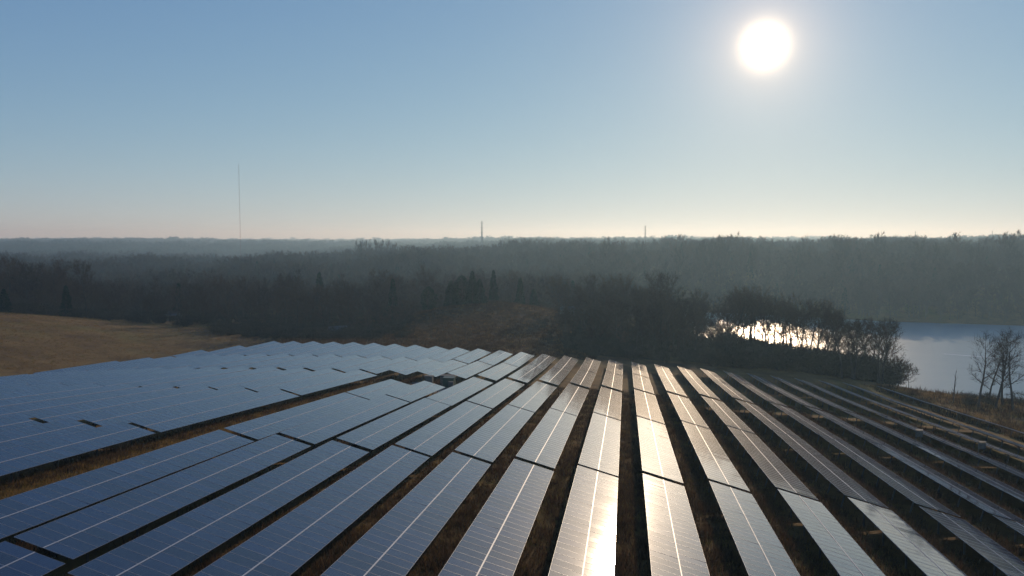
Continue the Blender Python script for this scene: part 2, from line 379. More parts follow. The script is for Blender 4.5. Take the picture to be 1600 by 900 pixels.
OFF = 2.0
def table(i, u0, u1, label, detail, far=False, group='solar tables in rows across the hill'):
    """one rigid table of 2 x n modules; local x runs towards the camera along the row, y down the slope, z out of the glass"""
    n = int(round((u1 - u0) / STEP)); uc = (u0 + u1) / 2; L = n * STEP
    v = i * PITCH_V + V0 - (AISLE if (i <= -8 and not far) else 0) + (2.2 if i >= 10 else 0)
    vl = v + SLOPE_W * math.cos(BETA)
    za, zb = float(field_z(uc - L/2, vl)), float(field_z(uc + L/2, vl)); zh = SLOPE_W * math.sin(BETA)
    rj = random.Random(i * 97 + int(u0)); zj = rj.gauss(0, .03)
    xa, ya = to_xy(uc - L/2, v); xb, yb = to_xy(uc + L/2, v); lx, ly = to_xy(uc + L/2, vl)
    H0 = Vector((xb, yb, zb + zh + ZC + zj)); H1 = Vector((xa, ya, za + zh + ZC + zj)); L0 = Vector((lx, ly, zb + ZC + zj))
    ex = (H1 - H0).normalized(); ey = L0 - H0; ey = (ey - ex * ey.dot(ex)).normalized(); ez = ex.cross(ey)
    O = H0 - ez * OFF
    mw = Matrix(((ex.x, ey.x, ez.x, O.x), (ex.y, ey.y, ez.y, O.y), (ex.z, ey.z, ez.z, O.z), (0, 0, 0, 1)))
    root = empty('solar_table', mw); tag(root, label, 'solar table', group)
    T = lambda x, y, z: Matrix.Translation((x, y, z + OFF))
    if detail:
        for row in (0, 1):
            for k in range(n):
                o = obj('module', MODULE, root)
                o.matrix_local = T(k * STEP, row * (MOD_W + .062), 0) @ Matrix.Rotation(rj.gauss(0, .0022), 4, 'X') @ Matrix.Rotation(rj.gauss(0, .0022), 4, 'Y')
    else:
        a = obj('module_array', array_mesh(n), root, T(0, 0, 0)); a['kind'] = 'stuff'
    obj('centre_rail', rail_mesh('centre_rail', n), root, T(0, 0, 0))
    if detail:
        for y in (.45, 1.5, 2.4, 3.4): obj('purlin', rail_mesh('purlin', n), root, T(0, y, 0))
        up = mw.to_3x3().inverted().to_4x4()
        for k in range(7):
            x = L * (k + .5) / 7
            obj('rafter', RAFTER, root, T(x, 0, 0))
            obj('post', POST_HI, root, T(x, .8, -.2) @ up); obj('post', POST_LO, root, T(x, 3.0, -.2) @ up)
    else:
        s_ = obj('support_frame', rail_mesh('support_frame', n), root, T(0, 0, 0)); s_['kind'] = 'stuff'
    return root

ORD = ['zeroth', 'first', 'second', 'third', 'fourth', 'fifth', 'sixth', 'seventh', 'eighth', 'ninth', 'tenth', 'eleventh', 'twelfth', 'thirteenth', 'fourteenth']
def row_words(i, far):
    if i == -1: return 'in the row with the white sun glint'
    if i >= 0: return f'{ORD[i + 1]} row right of the sun glint row'
    if i >= -7 or far:
        return f'{ORD[-1 - i]} row left of the sun glint row' if -1 - i < 8 else f'{ORD[min(-7 - i, 14)]} row left of the inverter pad'
    return f'{ORD[min(-7 - i, 14)]} row left of the wide grass aisle'
n_tables = 0
for i in range(-21, 11):
    near_end = UA - 1.5
    if i in (-7, -6): near_end = UA - 15
    shift = {-5: -1.6, -6: 2.2}.get(i, 0.0)
    secs = [(UB + .2, near_end, 'just before the cross aisle'), (UC + .35, UB - .2, 'second table back'),
            (UC - 35.0 + shift * .9, UC - .35, 'nearest whole table'), (UC - 35.5 - 34.68 + shift * .9, UC - 35.5 + shift * .9, 'cut off by the picture bottom')]
    for k, (u0, u1, words) in enumerate(secs):
        if k == 3 and not (-14 <= i <= -4): continue
        if k == 2 and i < -16: continue
        if i >= 10 and k == 2: continue
        table(i, u0, u1, f'solar table, {row_words(i, False)}, {words}', k >= 2 and -13 <= i <= 5, False, None); n_tables += 1
    if i <= 10:
        um = (UA + 1.5 + UT) / 2
        hi = UT - max(0, -17 - i) * 9
        table(i, UA + 1.5, min(um - .2, hi), f'solar table past the cross aisle, {row_words(i, True)}, near half', False, True, None)
        if hi > um + 10: table(i, um + .2, hi, f'solar table past the cross aisle, {row_words(i, True)}, far half', False, True, None)

# ------------------------------------------------------------------ trees
def rot_about(d, ang_, rnd):
    a = Vector((rnd.gauss(0,1), rnd.gauss(0,1), rnd.gauss(0,1))); a = (a - d * a.dot(d))
    if a.length < 1e-6: a = Vector((1,0,0))
    a.normalize(); return (d * math.cos(ang_) + a * math.sin(ang_)).normalized()
def bare_tree(seed, H, crown_base=.3, spread=.30, limbs=15, twigs=2200, tw=.05, lean=0.0, sides=6, mats=None, leafy=0.0, tl=1.25):
    """trunk mesh (trunk and main limbs) and crown mesh (branches and a haze of twigs), base at the origin"""
    rnd = random.Random(seed); T, Cn = MB(), MB()
    ax = Vector((lean * rnd.uniform(-1, 1), lean * rnd.uniform(-1, 1), 1)).normalized()
    pts, rad = [], []; p = Vector((0, 0, -.4)); n = 9; d = ax.copy()
    for k in range(n + 1):
        pts.append(p.copy()); f = k / n; rad.append(H * .0145 * (1 - f) ** .8 + .02 + (.1 if k == 0 else 0))
        d = (d + Vector((rnd.gauss(0, .06), rnd.gauss(0, .06), .1))).normalized(); p = p + d * (H * .86 / n)
    T.tube(pts, rad, sides)
    ends = []
    def at(f):
        x = f * n; k = min(int(x), n - 1); return pts[k].lerp(pts[k+1], x - k), rad[k] * (1 - (x - k)) + rad[k+1] * (x - k)
    for j in range(limbs):
        f = crown_base + (1 - crown_base) * (j + rnd.random() * .8) / limbs
        base, r = at(min(f, .985)); az_ = j * 2.4 + rnd.uniform(-.5, .5)
        prof = math.sin(min(1, (f - crown_base) / (1 - crown_base) * .82 + .18) * math.pi) ** .7
        length = H * spread * (.45 + .75 * prof) * rnd.uniform(.75, 1.15)
        up = .35 + .9 * f
        dd = Vector((math.cos(az_), math.sin(az_), up)).normalized()
        lp, lr = [base], [r * .55]; q = base.copy()
        for k in range(4):
            dd = (dd + Vector((rnd.gauss(0, .13), rnd.gauss(0, .13), .10 + rnd.gauss(0, .08)))).normalized()
            q = q + dd * length / 4; lp.append(q.copy()); lr.append(max(r * .55 * (1 - (k + 1) / 4.4), .018))
        T.tube(lp, lr, 4)
        for k in range(1, 5):
            for c in range(2 if k < 4 else 3):
                d2 = rot_about((lp[k] - lp[k-1]).normalized(), rnd.uniform(.35, .95), rnd); d2.z += .25; d2.normalize()
                l2 = length * rnd.uniform(.26, .5); a0 = lp[k]; a1 = a0 + d2 * l2 * .5; a2 = a1 + (d2 + Vector((rnd.gauss(0,.2), rnd.gauss(0,.2), .15))).normalized() * l2 * .5
                Cn.tube([a0, a1, a2], [lr[k] * .6 + .008, .022, .010], 3, 0, False)
                ends += [(a1, d2), (a2, d2), (a0.lerp(a1, .5), d2)]
    tp = pts[-1]; ends += [(tp, ax)] * 3
    for k in range(twigs):
        a, d0 = ends[rnd.randrange(len(ends))]; dd = rot_about(d0, rnd.uniform(.1, 1.2), rnd); dd.z += .2; dd.normalize()
        l = tl * rnd.uniform(.5, 1.3); a = a + Vector((rnd.gauss(0,.22), rnd.gauss(0,.22), rnd.gauss(0,.22)))
        s_ = dd.cross(Vector((rnd.gauss(0,1), rnd.gauss(0,1), rnd.gauss(0,1)))).normalized() * tw * rnd.uniform(.6, 1.2)
        Cn.tri(a - s_, a + s_, a + dd * l, 0)
        if leafy and rnd.random() < leafy:
            e = a + dd * l * .7; z_ = Vector((rnd.gauss(0,.16), rnd.gauss(0,.16), rnd.gauss(0,.16)))
            Cn.tri(e, e + z_, e + s_ * 3 + Vector((0, 0, -.16)), 1)
    m_ = mats or [M_bark, M_twig]
    return T.mesh('trunk', m_[0]), Cn.mesh('crown', [m_[1], M_leafdry])
def evergreen(seed, H, width=.28, base=.08, clumps=1500, shape='cone'):
    rnd = random.Random(seed); T, Cn = MB(), MB()
    T.tube([(0,0,-.4), (rnd.gauss(0,.1), rnd.gauss(0,.1), H*.5), (rnd.gauss(0,.15), rnd.gauss(0,.15), H*.97)], [H*.02, H*.013, .02], 6)
    lob = [(rnd.uniform(0, 6.28), rnd.uniform(.1, .95), rnd.uniform(.75, 1.25)) for _ in range(26)]
    for k in range(26):
        f = base + (1-base) * (k + .5) / 26; rr = H * width * ((1 - f) ** .75 if shape == 'cone' else math.sin(min(1, f*.85+.15)*math.pi)**.6) + .15
        az_ = lob[k][0]; r_ = rr * lob[k][2]
        T.tube([(0,0,f*H), (math.cos(az_)*r_*.8, math.sin(az_)*r_*.8, f*H + r_*.05)], [.05, .015], 3)
    for k in range(clumps):
        f = base + (1 - base) * rnd.random() ** 1.25
        rr = H * width * ((1 - f) ** .75 if shape == 'cone' else math.sin(min(1, f*.85+.15)*math.pi)**.6) + .12
        az_ = rnd.uniform(0, 6.283)
        m_ = 1.0
        for (la, lf, lm) in lob:
            da = abs((az_ - la + math.pi) % (2*math.pi) - math.pi)
            if da < .7 and abs(f - lf) < .08: m_ = max(.7, lm); break
        r_ = rr * m_ * math.sqrt(rnd.uniform(.12, 1.0))
        c = Vector((math.cos(az_)*r_, math.sin(az_)*r_, f*H + rnd.gauss(0,.15)))
        out = Vector((math.cos(az_), math.sin(az_), rnd.uniform(-.5, .45))).normalized()
        s_ = out.cross(Vector((rnd.gauss(0,1), rnd.gauss(0,1), rnd.gauss(0,1)))).normalized() * rnd.uniform(.10, .24)
        Cn.tri(c - s_, c + s_, c + out * rnd.uniform(.35, .8))
        Cn.tri(c - s_*.8 + Vector((0,0,.1)), c + s_*.8, c + Vector((rnd.gauss(0,.2), rnd.gauss(0,.2), .4)))
    return T.mesh('trunk', M_bark), Cn.mesh('crown', M_needle)
def shrub(seed, H, mats):
    rnd = random.Random(seed); T, Cn = MB(), MB(); ends = []
    for k in range(9):
        az_ = rnd.uniform(0, 6.28); d = Vector((math.cos(az_)*.6, math.sin(az_)*.6, 1)).normalized()
        a = Vector((rnd.gauss(0,.25), rnd.gauss(0,.25), -.2)); b_ = a + d*H*.5; c = b_ + (d + Vector((rnd.gauss(0,.3), rnd.gauss(0,.3), .2))).normalized()*H*.4
        T.tube([a, b_, c], [.05, .03, .012], 4); ends += [(b_, d), (c, d), (a.lerp(b_, .6), d)]
    for k in range(700):
        a, d0 = ends[rnd.randrange(len(ends))]; dd = rot_about(d0, rnd.uniform(.1, 1.4), rnd)
        s_ = dd.cross(Vector((rnd.gauss(0,1), rnd.gauss(0,1), rnd.gauss(0,1)))).normalized() * .04
        a = a + Vector((rnd.gauss(0,.3), rnd.gauss(0,.3), rnd.gauss(0,.25)))
        Cn.tri(a - s_, a + s_, a + dd * rnd.uniform(.5, 1.1))
    return T.mesh('trunk', mats[0]), Cn.mesh('crown', mats[1])

BARE = [bare_tree(20 + k, 18, rb, sp, lm, 1900, .05, .12) for k, (rb, sp, lm) in enumerate([(.22, .30, 17), (.30, .34, 16), (.18, .26, 18), (.34, .28, 15)])]
TALL = [bare_tree(40 + k, 22, rb, sp, lm, 1150, .045, .10) for k, (rb, sp, lm) in enumerate([(.46, .22, 14), (.52, .25, 13), (.42, .20, 14)])]
OAK = [bare_tree(60 + k, 15, .2, .36, 17, 2600, .06, .1, leafy=.5) for k in range(2)]
LACY = [bare_tree(70 + k, 19, cb, .18, 12, 620, .030, .14, tl=1.5) for k, cb in enumerate((.30, .38, .26))]
EVER = [evergreen(80, 13, .20, .05, 1700), evergreen(81, 10, .30, .04, 1500), evergreen(82, 12, .34, .06, 1900, 'round'), evergreen(83, 16, .17, .10, 1500)]
BUSH = [shrub(90 + k, 4, (M_bark, M_shrub)) for k in range(3)]
tree_rnd = random.Random(5)
def plant(name, kind, x, y, scale, label, cat, group=None, sz=None, rz=None, sink=.1):
    r = empty(name, loc=(x, y, gz(x, y) - sink)); r.rotation_euler = (0, 0, tree_rnd.uniform(0, 6.28) if rz is None else rz)
    r.scale = (scale, scale, scale * (sz or 1)); tag(r, label, cat, group)
    obj('trunk', kind[0], r); obj('crown', kind[1], r); return r
def ray_xy(X, y): return px(X, 450, y)[0] * 1.0
def xat(X, y):
    """lateral position on the sight line of photo column X at forward distance y"""
    return (X - 800) / FPX * y * (math.cos(PITCH))
def spot(X, y, kind, h, label, name='bare_tree', cat='tree', group=None, base_h=18.0, sz=None):
    x = xat(X, y); return plant(name, kind, x, y, h / base_h, label, cat, group, sz)

# evergreens on the grassy mound behind the field
for X, y, k, h, lab in [(669, 332, 2, 10.5, 'low round dark evergreen at the left foot of the grassy mound'),
                        (704, 338, 1, 11.5, 'leftmost of the broad evergreens crowding the mound top'),
                        (721, 341, 2, 13.5, 'middle of the broad evergreens crowding the mound top'),
                        (738, 340, 0, 15.0, 'tallest of the broad evergreens crowding the mound top'),
                        (749, 337, 1, 11.0, 'rightmost of the broad evergreens crowding the mound top'),
                        (771, 341, 3, 14.5, 'slim pointed evergreen alone on the crest of the mound'),
                        (813, 345, 0, 12.5, 'pointed evergreen right of the mound crest'),
                        (834, 345, 1, 8.5, 'short bushy evergreen right of the mound crest')]:
    bh = {0: 13, 1: 10, 2: 12, 3: 16}[k]
    spot(X, y, EVER[k], h, lab, 'evergreen_tree', 'tree', 'evergreens on the mound', bh)
for X, y, k, h, lab in [(100, 292, 0, 12, 'dark evergreen standing at the rear edge of the left grass field'), (2, 285, 1, 9, 'dark evergreen at the left picture edge behind the grass field'),
                        (277, 350, 3, 17, 'dark evergreen spire among the bare trees behind the left field'), (613, 345, 3, 17, 'thin evergreen spire left of the mound'),
                        (498, 420, 3, 24, 'tall evergreen rising above the bare wood left of centre')]:
    spot(X, y, EVER[k], h, lab, 'evergreen_tree', 'tree', 'evergreens at the wood edge', {0: 13, 1: 10, 2: 12, 3: 16}[k])
spot(797, 352, BARE[2], 17, 'narrow bare tree behind the crest of the mound')

# bare wood left of the mound, seen above the far edge of the field
k = 0
left_rnd = random.Random(31)
for X in range(-90, 668, 11):
    for lane, (ya, yb) in enumerate(((300, 335), (345, 400))):
        XX_ = X + left_rnd.uniform(-6, 6) + lane * 5; y = left_rnd.uniform(ya, yb)
        if XX_ < 190: y -= 12 * (1 - max(XX_, 0) / 190)
        if lane == 0 and XX_ > 440: y -= 22
        if XX_ > 600 and lane == 0: continue
        h = left_rnd.choice((left_rnd.uniform(8, 14), left_rnd.uniform(14, 21))) * (1.22 if XX_ < 110 else 1.0) * (.93 if 150 < XX_ < 430 else 1)
        kind = left_rnd.choice(BARE + OAK[:1] + BARE); k += 1
        spot(XX_, y, kind, h, 'bare brown tree in the wood behind the left grass field', 'bare_tree', 'tree', 'bare trees of the left wood', 18)
for X, y, h in ((630, 300, 9), (622, 292, 7), (612, 296, 8), (640, 306, 7.5), (600, 280, 6.5)):
    spot(X, y, OAK[0], h, 'small tan-leaved oak left of the mound', 'oak_tree', 'tree', 'tan oaks left of the mound', 15)

# wood between the mound and the lake
mid_rnd = random.Random(44)
for X in range(872, 1150, 10):
    for lane, (ya, yb) in enumerate(((236, 262), (268, 300), (308, 350))):
        XX_ = X + mid_rnd.uniform(-6, 6) + lane * 4; y = mid_rnd.uniform(ya, yb)
        if lane == 0 and XX_ < 915: continue
        h = mid_rnd.choice((mid_rnd.uniform(9, 15), mid_rnd.uniform(14, 21)))
        h *= 1 + .34 * math.exp(-((XX_ - 1040) / 42) ** 2) + .10 * math.exp(-((XX_ - 960) / 30) ** 2) - (.12 if XX_ < 900 else 0)
        kind = mid_rnd.choice(BARE + OAK); h *= .72 if lane == 0 else 1
        spot(XX_, y, kind, h, 'bare brown tree in the wood between the mound and the lake', 'bare_tree', 'tree', 'bare trees of the middle wood', 18)
# tall thin-trunked trees on the lake bank: glittering water shows between the trunks
shore_rnd = random.Random(52)
for j, X in enumerate(np.arange(1138, 1392, 5.4)):
    f = (X - 1138) / 254; y = shore_rnd.uniform(238, 272) - 30 * f
    h = shore_rnd.uniform(21, 25) * (1 - .24 * f ** 2)
    spot(float(X) + shore_rnd.uniform(-3, 3), y, shore_rnd.choice(TALL), h, 'tall bare tree with a clear trunk on the lake bank', 'bare_tree', 'tree', 'tall trees on the lake bank', 22)
for j in range(26):
    X = 1135 + j * 9.5 + shore_rnd.uniform(-4, 4)
    spot(X, shore_rnd.uniform(226, 240), LACY[j % 3], shore_rnd.uniform(8, 13), 'thin bare sapling under the tall trees on the lake bank', 'sapling', 'tree', 'saplings on the lake bank', 19)
for X, y, h, lab in ((1384, 232, 12, 'dense twiggy tree at the right end of the lake bank wood'), (1412, 228, 9, 'low spreading bare tree on the bank beside open water'), (1428, 222, 6.5, 'smallest bare tree on the bank beside open water')):
    spot(X, y, BARE[1], h, lab, 'bare_tree', 'tree', None, 18)
for j in range(46):
    X = 905 + j * 11.0 + shore_rnd.uniform(-5, 5); y = shore_rnd.uniform(219, 236)
    if X > 1425: continue
    spot(X, y, shore_rnd.choice(BUSH), shore_rnd.uniform(3.2, 6.0), 'dark bare shrub in the thicket behind the field edge', 'shrub', 'shrub', 'shrubs of the field edge thicket', 4)
for j in range(9):
    X, y = 848 + j * 5 + shore_rnd.uniform(-4, 4), 262 + shore_rnd.uniform(-25, 45)
    spot(X, y, shore_rnd.choice(BUSH), shore_rnd.uniform(1.5, 2.6), 'low brown bush on the right slope of the mound', 'shrub', 'shrub', 'bushes on the mound slope', 4)

# the open group of bare trees at the right edge, lake behind
for X, y, k, h, lab in [(1539, 166, 0, 18.0, 'leftmost tall bare tree of the group at the right picture edge'),
                        (1555, 172, 2, 15.0, 'thin bare tree second from left in the right edge group'),
                        (1567, 164, 1, 18.5, 'forked thick bare tree in the middle of the right edge group'),
                        (1577, 169, 2, 17.0, 'bare tree just right of the forked one at the right edge'),
                        (1594, 162, 0, 19.0, 'bare tree cut by the right picture edge'),
                        (1622, 165, 1, 18.0, 'bare tree beyond the right edge of the group')]:
    spot(X, y, LACY[k], h, lab, 'bare_tree', 'tree', None, 19)
for j, (X, h) in enumerate(((1521, 3.4), (1530, 2.8), (1548, 2.6), (1560, 3.2), (1585, 2.8), (1604, 3.2))):
    spot(X, 168 + (j % 3) * 2, BUSH[j % 3], h, 'twiggy brown shrub under the bare trees at the right edge', 'shrub', 'shrub', 'shrubs under the right edge trees', 4)
sn_T, sn_C = MB(), MB()
sn_T.tube([(0,0,-.4), (.1,0,2.5), (.35,.1,5.0), (.55,.1,7.6)], [.16, .13, .09, .03], 6)
for a, b_ in (((.2,0,3.6), (1.0,.2,5.2)), ((.36,.1,5.1), (1.15,.1,6.4)), ((.4,.1,5.8), (-.3,-.2,6.9)), ((.12,0,2.8), (-.6,.1,3.9)), ((.5,.1,6.9), (.95,.3,8.1))):
    sn_C.tube([a, b_], [.05, .012], 4)
plant('dead_snag', (sn_T.mesh('trunk', M_bark), sn_C.mesh('crown', M_bark)), xat(1499, 172), 172, 1.0, 'leaning dead snag standing alone before the open lake', 'snag', rz=.2)

# ------------------------------------------------------------------ far woods: one mass, instanced by geometry nodes
def lite(seed, H, **kw):
    a, b_ = bare_tree(seed, H, .18, .30, 9, 620, .13, .1, sides=4, tl=1.6, **kw)
    return a, b_
src = bpy.data.collections.new('wood_sources')
def join_src(name, pair):
    m = bpy.data.meshes.new(name); vs, fs, mi, mats = [], [], [], []
    for pm in pair:
        off = len(vs); vs += [tuple(v.co) for v in pm.vertices]; mo = len(mats); mats += list(pm.materials)
        for p in pm.polygons: fs.append(tuple(off + i for i in p.vertices)); mi.append(mo + p.material_index)
    m = mesh(name, vs, fs, mats, mi); o = bpy.data.objects.new(name, m); src.objects.link(o); return o
for k in range(5): join_src(f'a_far_bare_{k}', lite(200 + k, 18))
join_src('b_far_evergreen', evergreen(210, 17, .2, .08, 420)); join_src('b_far_evergreen_2', evergreen(211, 14, .26, .05, 420))
def forest(name, pts, label, everg=.06):
    P_ = np.array(pts, float); m = bpy.data.meshes.new(name); m.from_pydata([tuple(p[:3]) for p in P_], [], [])
    n = len(P_)
    a = m.attributes.new('sc', 'FLOAT_VECTOR', 'POINT'); a.data.foreach_set('vector', np.stack([P_[:, 3] * P_[:, 4], P_[:, 3] * P_[:, 4], P_[:, 3]], 1).astype(np.float32).ravel())
    a = m.attributes.new('rz', 'FLOAT_VECTOR', 'POINT'); rz = np.zeros((n, 3), np.float32); rz[:, 2] = RNG.uniform(0, 6.28, n); a.data.foreach_set('vector', rz.ravel())
    idx = RNG.integers(0, 5, n); e = RNG.random(n) < everg; idx[e] = RNG.integers(5, 7, e.sum())
    a = m.attributes.new('ix', 'INT', 'POINT'); a.data.foreach_set('value', idx.astype(np.int32))
    o = obj(name, m); tag(o, label, 'woodland', None, 'stuff')
    g = bpy.data.node_groups.new(name, 'GeometryNodeTree')
    g.interface.new_socket('Geometry', in_out='INPUT', socket_type='NodeSocketGeometry'); g.interface.new_socket('Geometry', in_out='OUTPUT', socket_type='NodeSocketGeometry')
    gi, go = g.nodes.new('NodeGroupInput'), g.nodes.new('NodeGroupOutput')
    ci = g.nodes.new('GeometryNodeCollectionInfo'); ci.inputs[0].default_value = src; ci.inputs['Separate Children'].default_value = True; ci.inputs['Reset Children'].default_value = True
    ip = g.nodes.new('GeometryNodeInstanceOnPoints'); ip.inputs['Pick Instance'].default_value = True
    def att(nm, ty):
        q = g.nodes.new('GeometryNodeInputNamedAttribute'); q.data_type = ty; q.inputs['Name'].default_value = nm; return [s_ for s_ in q.outputs if s_.enabled and s_.name == 'Attribute'][0]
    er = g.nodes.new('FunctionNodeEulerToRotation')
    g.links.new(gi.outputs[0], ip.inputs['Points']); g.links.new(ci.outputs[0], ip.inputs['Instance'])
    g.links.new(att('ix', 'INT'), ip.inputs['Instance Index']); g.links.new(att('rz', 'FLOAT_VECTOR'), er.inputs[0]); g.links.new(er.outputs[0], ip.inputs['Rotation'])
    g.links.new(att('sc', 'FLOAT_VECTOR'), ip.inputs['Scale']); g.links.new(ip.outputs[0], go.inputs[0])
    md = o.modifiers.new('wood', 'NODES'); md.node_group = g
    return o
def scatter(y0, y1, spacing, hmin, hmax, ok=None, wide=.80, fat=1.0):
    out = []; n = int((y1 - y0) * wide * (y0 + y1) / spacing ** 2)
    y = np.sqrt(RNG.uniform(y0 ** 2, y1 ** 2, n)); x = RNG.uniform(-wide, wide, n) * y
    z = ground_rel(x, y) + ZC; sd = lake_sd(x, y)
    keep = (sd > 3)
    if ok is not None: keep &= ok(x, y)
    h = RNG.uniform(hmin * .7, hmax * 1.08, n) * (1 + .30 * np.sin(x * .031 + 2 * np.sin(y * .011)) * np.sin(y * .023 + x * .007))
    return [(a, b_, c - .3, d / 18.0, fat) for a, b_, c, d, k_ in zip(x, y, z, h, keep) if k_]
pts = scatter(395, 640, 7.0, 13, 19, lambda x, y: ~((x > 60) & (y < 560) & (lake_sd(x, y) > 0) & (x < 120) & (y < 420)), wide=1.25)
pts += scatter(640, 1250, 8.5, 15, 21, wide=1.2)
for X0, X1, n, y0, y1 in ((940, 1010, 16, 770, 830), (1050, 1180, 34, 700, 760), (1240, 1275, 8, 690, 740), (1300, 1400, 22, 690, 740), (1440, 1600, 18, 640, 720), (560, 640, 14, 980, 1050)):
    for k in range(n):
        y = RNG.uniform(y0, y1); x = xat(RNG.uniform(X0, X1), y); pts.append((x, y, gz(x, y) - .3, RNG.uniform(25, 37) / 18, .62))
forest('woodland', pts, 'bare grey-brown wood filling the valley and the slopes across the lake')
pts = scatter(1250, 2600, 15, 16, 23, fat=1.5) + scatter(2600, 4200, 26, 16, 24, fat=2.2) + scatter(4200, 8500, 60, 16, 24, fat=4.0)
forest('distant_woodland', pts, 'pale hazy wooded ridges along the horizon', .15)

for k in range(3): join_src(f'c_undergrowth_{k}', BUSH[k])
def under(n, X0, X1, y0, y1, h0, h1):
    X = RNG.uniform(X0, X1, n); y = RNG.uniform(y0, y1, n); x = xat(X, y); z = ground_rel(x, y) + ZC; sd = lake_sd(x, y)
    u_, v_ = to_uv(x, y)
    return [(a, b_, c - .2, d / 4.0, 1.3) for a, b_, c, d, e, f_ in zip(x, y, z, RNG.uniform(h0, h1, n), sd, u_) if e > 1 and f_ > UT + 6]
pts = under(420, -100, 640, 284, 400, 2.0, 5.5) + under(260, 330, 640, 250, 300, 1.5, 4.5) + under(300, 890, 1160, 226, 340, 1.5, 4.5) + under(230, 1130, 1400, 222, 262, 3.5, 8.5) + under(120, 640, 900, 340, 420, 2.0, 5.0)
uw = forest('undergrowth', pts, 'tangled brown undergrowth filling the woods around the field')
at_ = uw.data.attributes['ix']; at_.data.foreach_set('value', RNG.integers(7, 10, len(pts)).astype(np.int32))

# dry grass and weeds: tufts between the rows, on the left field and thick on the mound
def tuft(seed, H, n, mat, spread):
    rnd = random.Random(seed); m = MB()
    for k in range(n):
        a = Vector((rnd.gauss(0, spread), rnd.gauss(0, spread), -.05)); az_ = rnd.uniform(0, 6.28); l = H * rnd.uniform(.5, 1.2)
        d = Vector((math.cos(az_) * .45, math.sin(az_) * .45, 1)).normalized(); s_ = Vector((-math.sin(az_), math.cos(az_), 0)) * H * .045
        m.tri(a - s_, a + s_, a + d * l)
    o = bpy.data.objects.new(f'd_tuft_{seed}', m.mesh('tuft', mat)); src.objects.link(o)
def blade(name, lo, hi):
    m = bark(name, lo, hi); t = m.node_tree; b = t.nodes['Principled BSDF']; o_ = t.nodes['Material Output']
    tr_ = N(t, 'ShaderNodeBsdfTranslucent'); mx = N(t, 'ShaderNodeMixShader'); mx.inputs[0].default_value = .5
    link(t, b.inputs['Base Color'].links[0].from_socket, tr_.inputs['Color']); link(t, b.outputs[0], mx.inputs[1]); link(t, tr_.outputs[0], mx.inputs[2]); link(t, mx.outputs[0], o_.inputs['Surface']); return m
M_straw = blade('dry_straw', (.200, .120, .040), (.320, .205, .075)); M_weed = blade('dead_weeds', (.060, .038, .022), (.105, .068, .042)); M_grass = blade('winter_grass', (.110, .115, .020), (.190, .165, .036))
tuft(1, .38, 22, M_straw, .22); tuft(2, .32, 24, M_grass, .22); tuft(3, .9, 20, M_weed, .35); tuft(4, .6, 18, M_straw, .3)
gp, gi_ = [], []
def add_tufts(x, y, choose, smin, smax):
    z = ground_rel(x, y) + ZC; ok = lake_sd(x, y) > 2
    for a, b_, c, k_ in zip(x, y, z, ok):
        if k_: gp.append((a, b_, c, RNG.uniform(smin, smax), 1.2)); gi_.append(int(RNG.choice(choose)))
n = 30000; u_ = 25 + 125 * RNG.random(n) ** 1.5; i_ = RNG.integers(-8, 9, n); v_ = i_ * PITCH_V + V0 - RNG.uniform(-.3, 2.7, n)
add_tufts(*to_xy(u_, v_), [12, 12, 10, 11], .4, .9)
n = 9000; u_ = 25 + 110 * RNG.random(n); v_ = -7 * PITCH_V + V0 - RNG.uniform(.2, 7.6, n)
add_tufts(*to_xy(u_, v_), [10, 10, 11, 13], .4, .9)
n = 9000; X = RNG.uniform(-80, 460, n); y = RNG.uniform(170, 300, n); x = xat(X, y); uu, vv_ = to_uv(x, y); kk = ((vv_ < -122) | (uu > UT + 3))
add_tufts(x[kk], y[kk], [10, 10, 11, 13], .5, 1.0)
n = 9000; X = RNG.uniform(430, 930, n); y = RNG.uniform(212, 345, n); x = xat(X, y); uu, vv_ = to_uv(x, y); kk = uu > UT + 3
add_tufts(x[kk], y[kk], [12, 12, 12, 13], .7, 1.6)
n = 6000; u_ = RNG.uniform(80, 215, n); v_ = RNG.uniform(64, 112, n); add_tufts(*to_xy(u_, v_), [10, 13, 12, 11], .7, 1.8)
gr = forest('dry_grass', gp, 'dry winter grass and dead weeds between the rows and on the slopes')
gr['category'] = 'grass'
gr.data.attributes['ix'].data.foreach_set('value', np.array(gi_, np.int32))

# ------------------------------------------------------------------ masts and towers on the skyline
def mast(name, X, y, ytop, base_w, label, cat, guyed=False):
    x = xat(X, y); z0 = gz(x, y); top = ZC + px(X, ytop, y)[2]; H = top - z0
    r = empty(name, loc=(x, y, z0 - .3)); tag(r, label, cat)
    n = 3 if guyed else 4; w = lambda f: base_w * (1 if guyed else (1 - .8 * f) )
    cor = lambda k, f: (math.cos(2*math.pi*k/n + .4) * w(f), math.sin(2*math.pi*k/n + .4) * w(f), f * H)
    t_ = base_w * .16
    for k in range(n): obj('leg', MB().tube([cor(k, 0), cor(k, .5), cor(k, 1)], [t_] * 3, 4).mesh('leg', M_mast if guyed else M_towersteel), r)
    m = MB(); st = 60 if guyed else 9
    for j in range(st):
        for k in range(n): m.tube([cor(k, j/st), cor((k+1) % n, (j+1)/st)], [t_ * .5] * 2, 3, 0, False)
    b_ = obj('bracing', m.mesh('bracing', M_mast if guyed else M_towersteel), r)
    if not guyed:
        for f in (.72, .84, .95):
            obj('crossarm', MB().tube([(-base_w * 1.7, 0, f*H), (base_w * 1.7, 0, f*H)], [t_ * .8] * 2, 4).mesh('crossarm', M_towersteel), r)
    else:
        obj('beacon', MB().tube([(0,0,H), (0,0,H+base_w*2)], [t_, t_*.6], 5).mesh('beacon', M_mast), r)
    return r
mast('radio_mast', 375.5, 1000, 256, .38, 'very tall thin radio mast rising into the sky at left', 'mast', True)
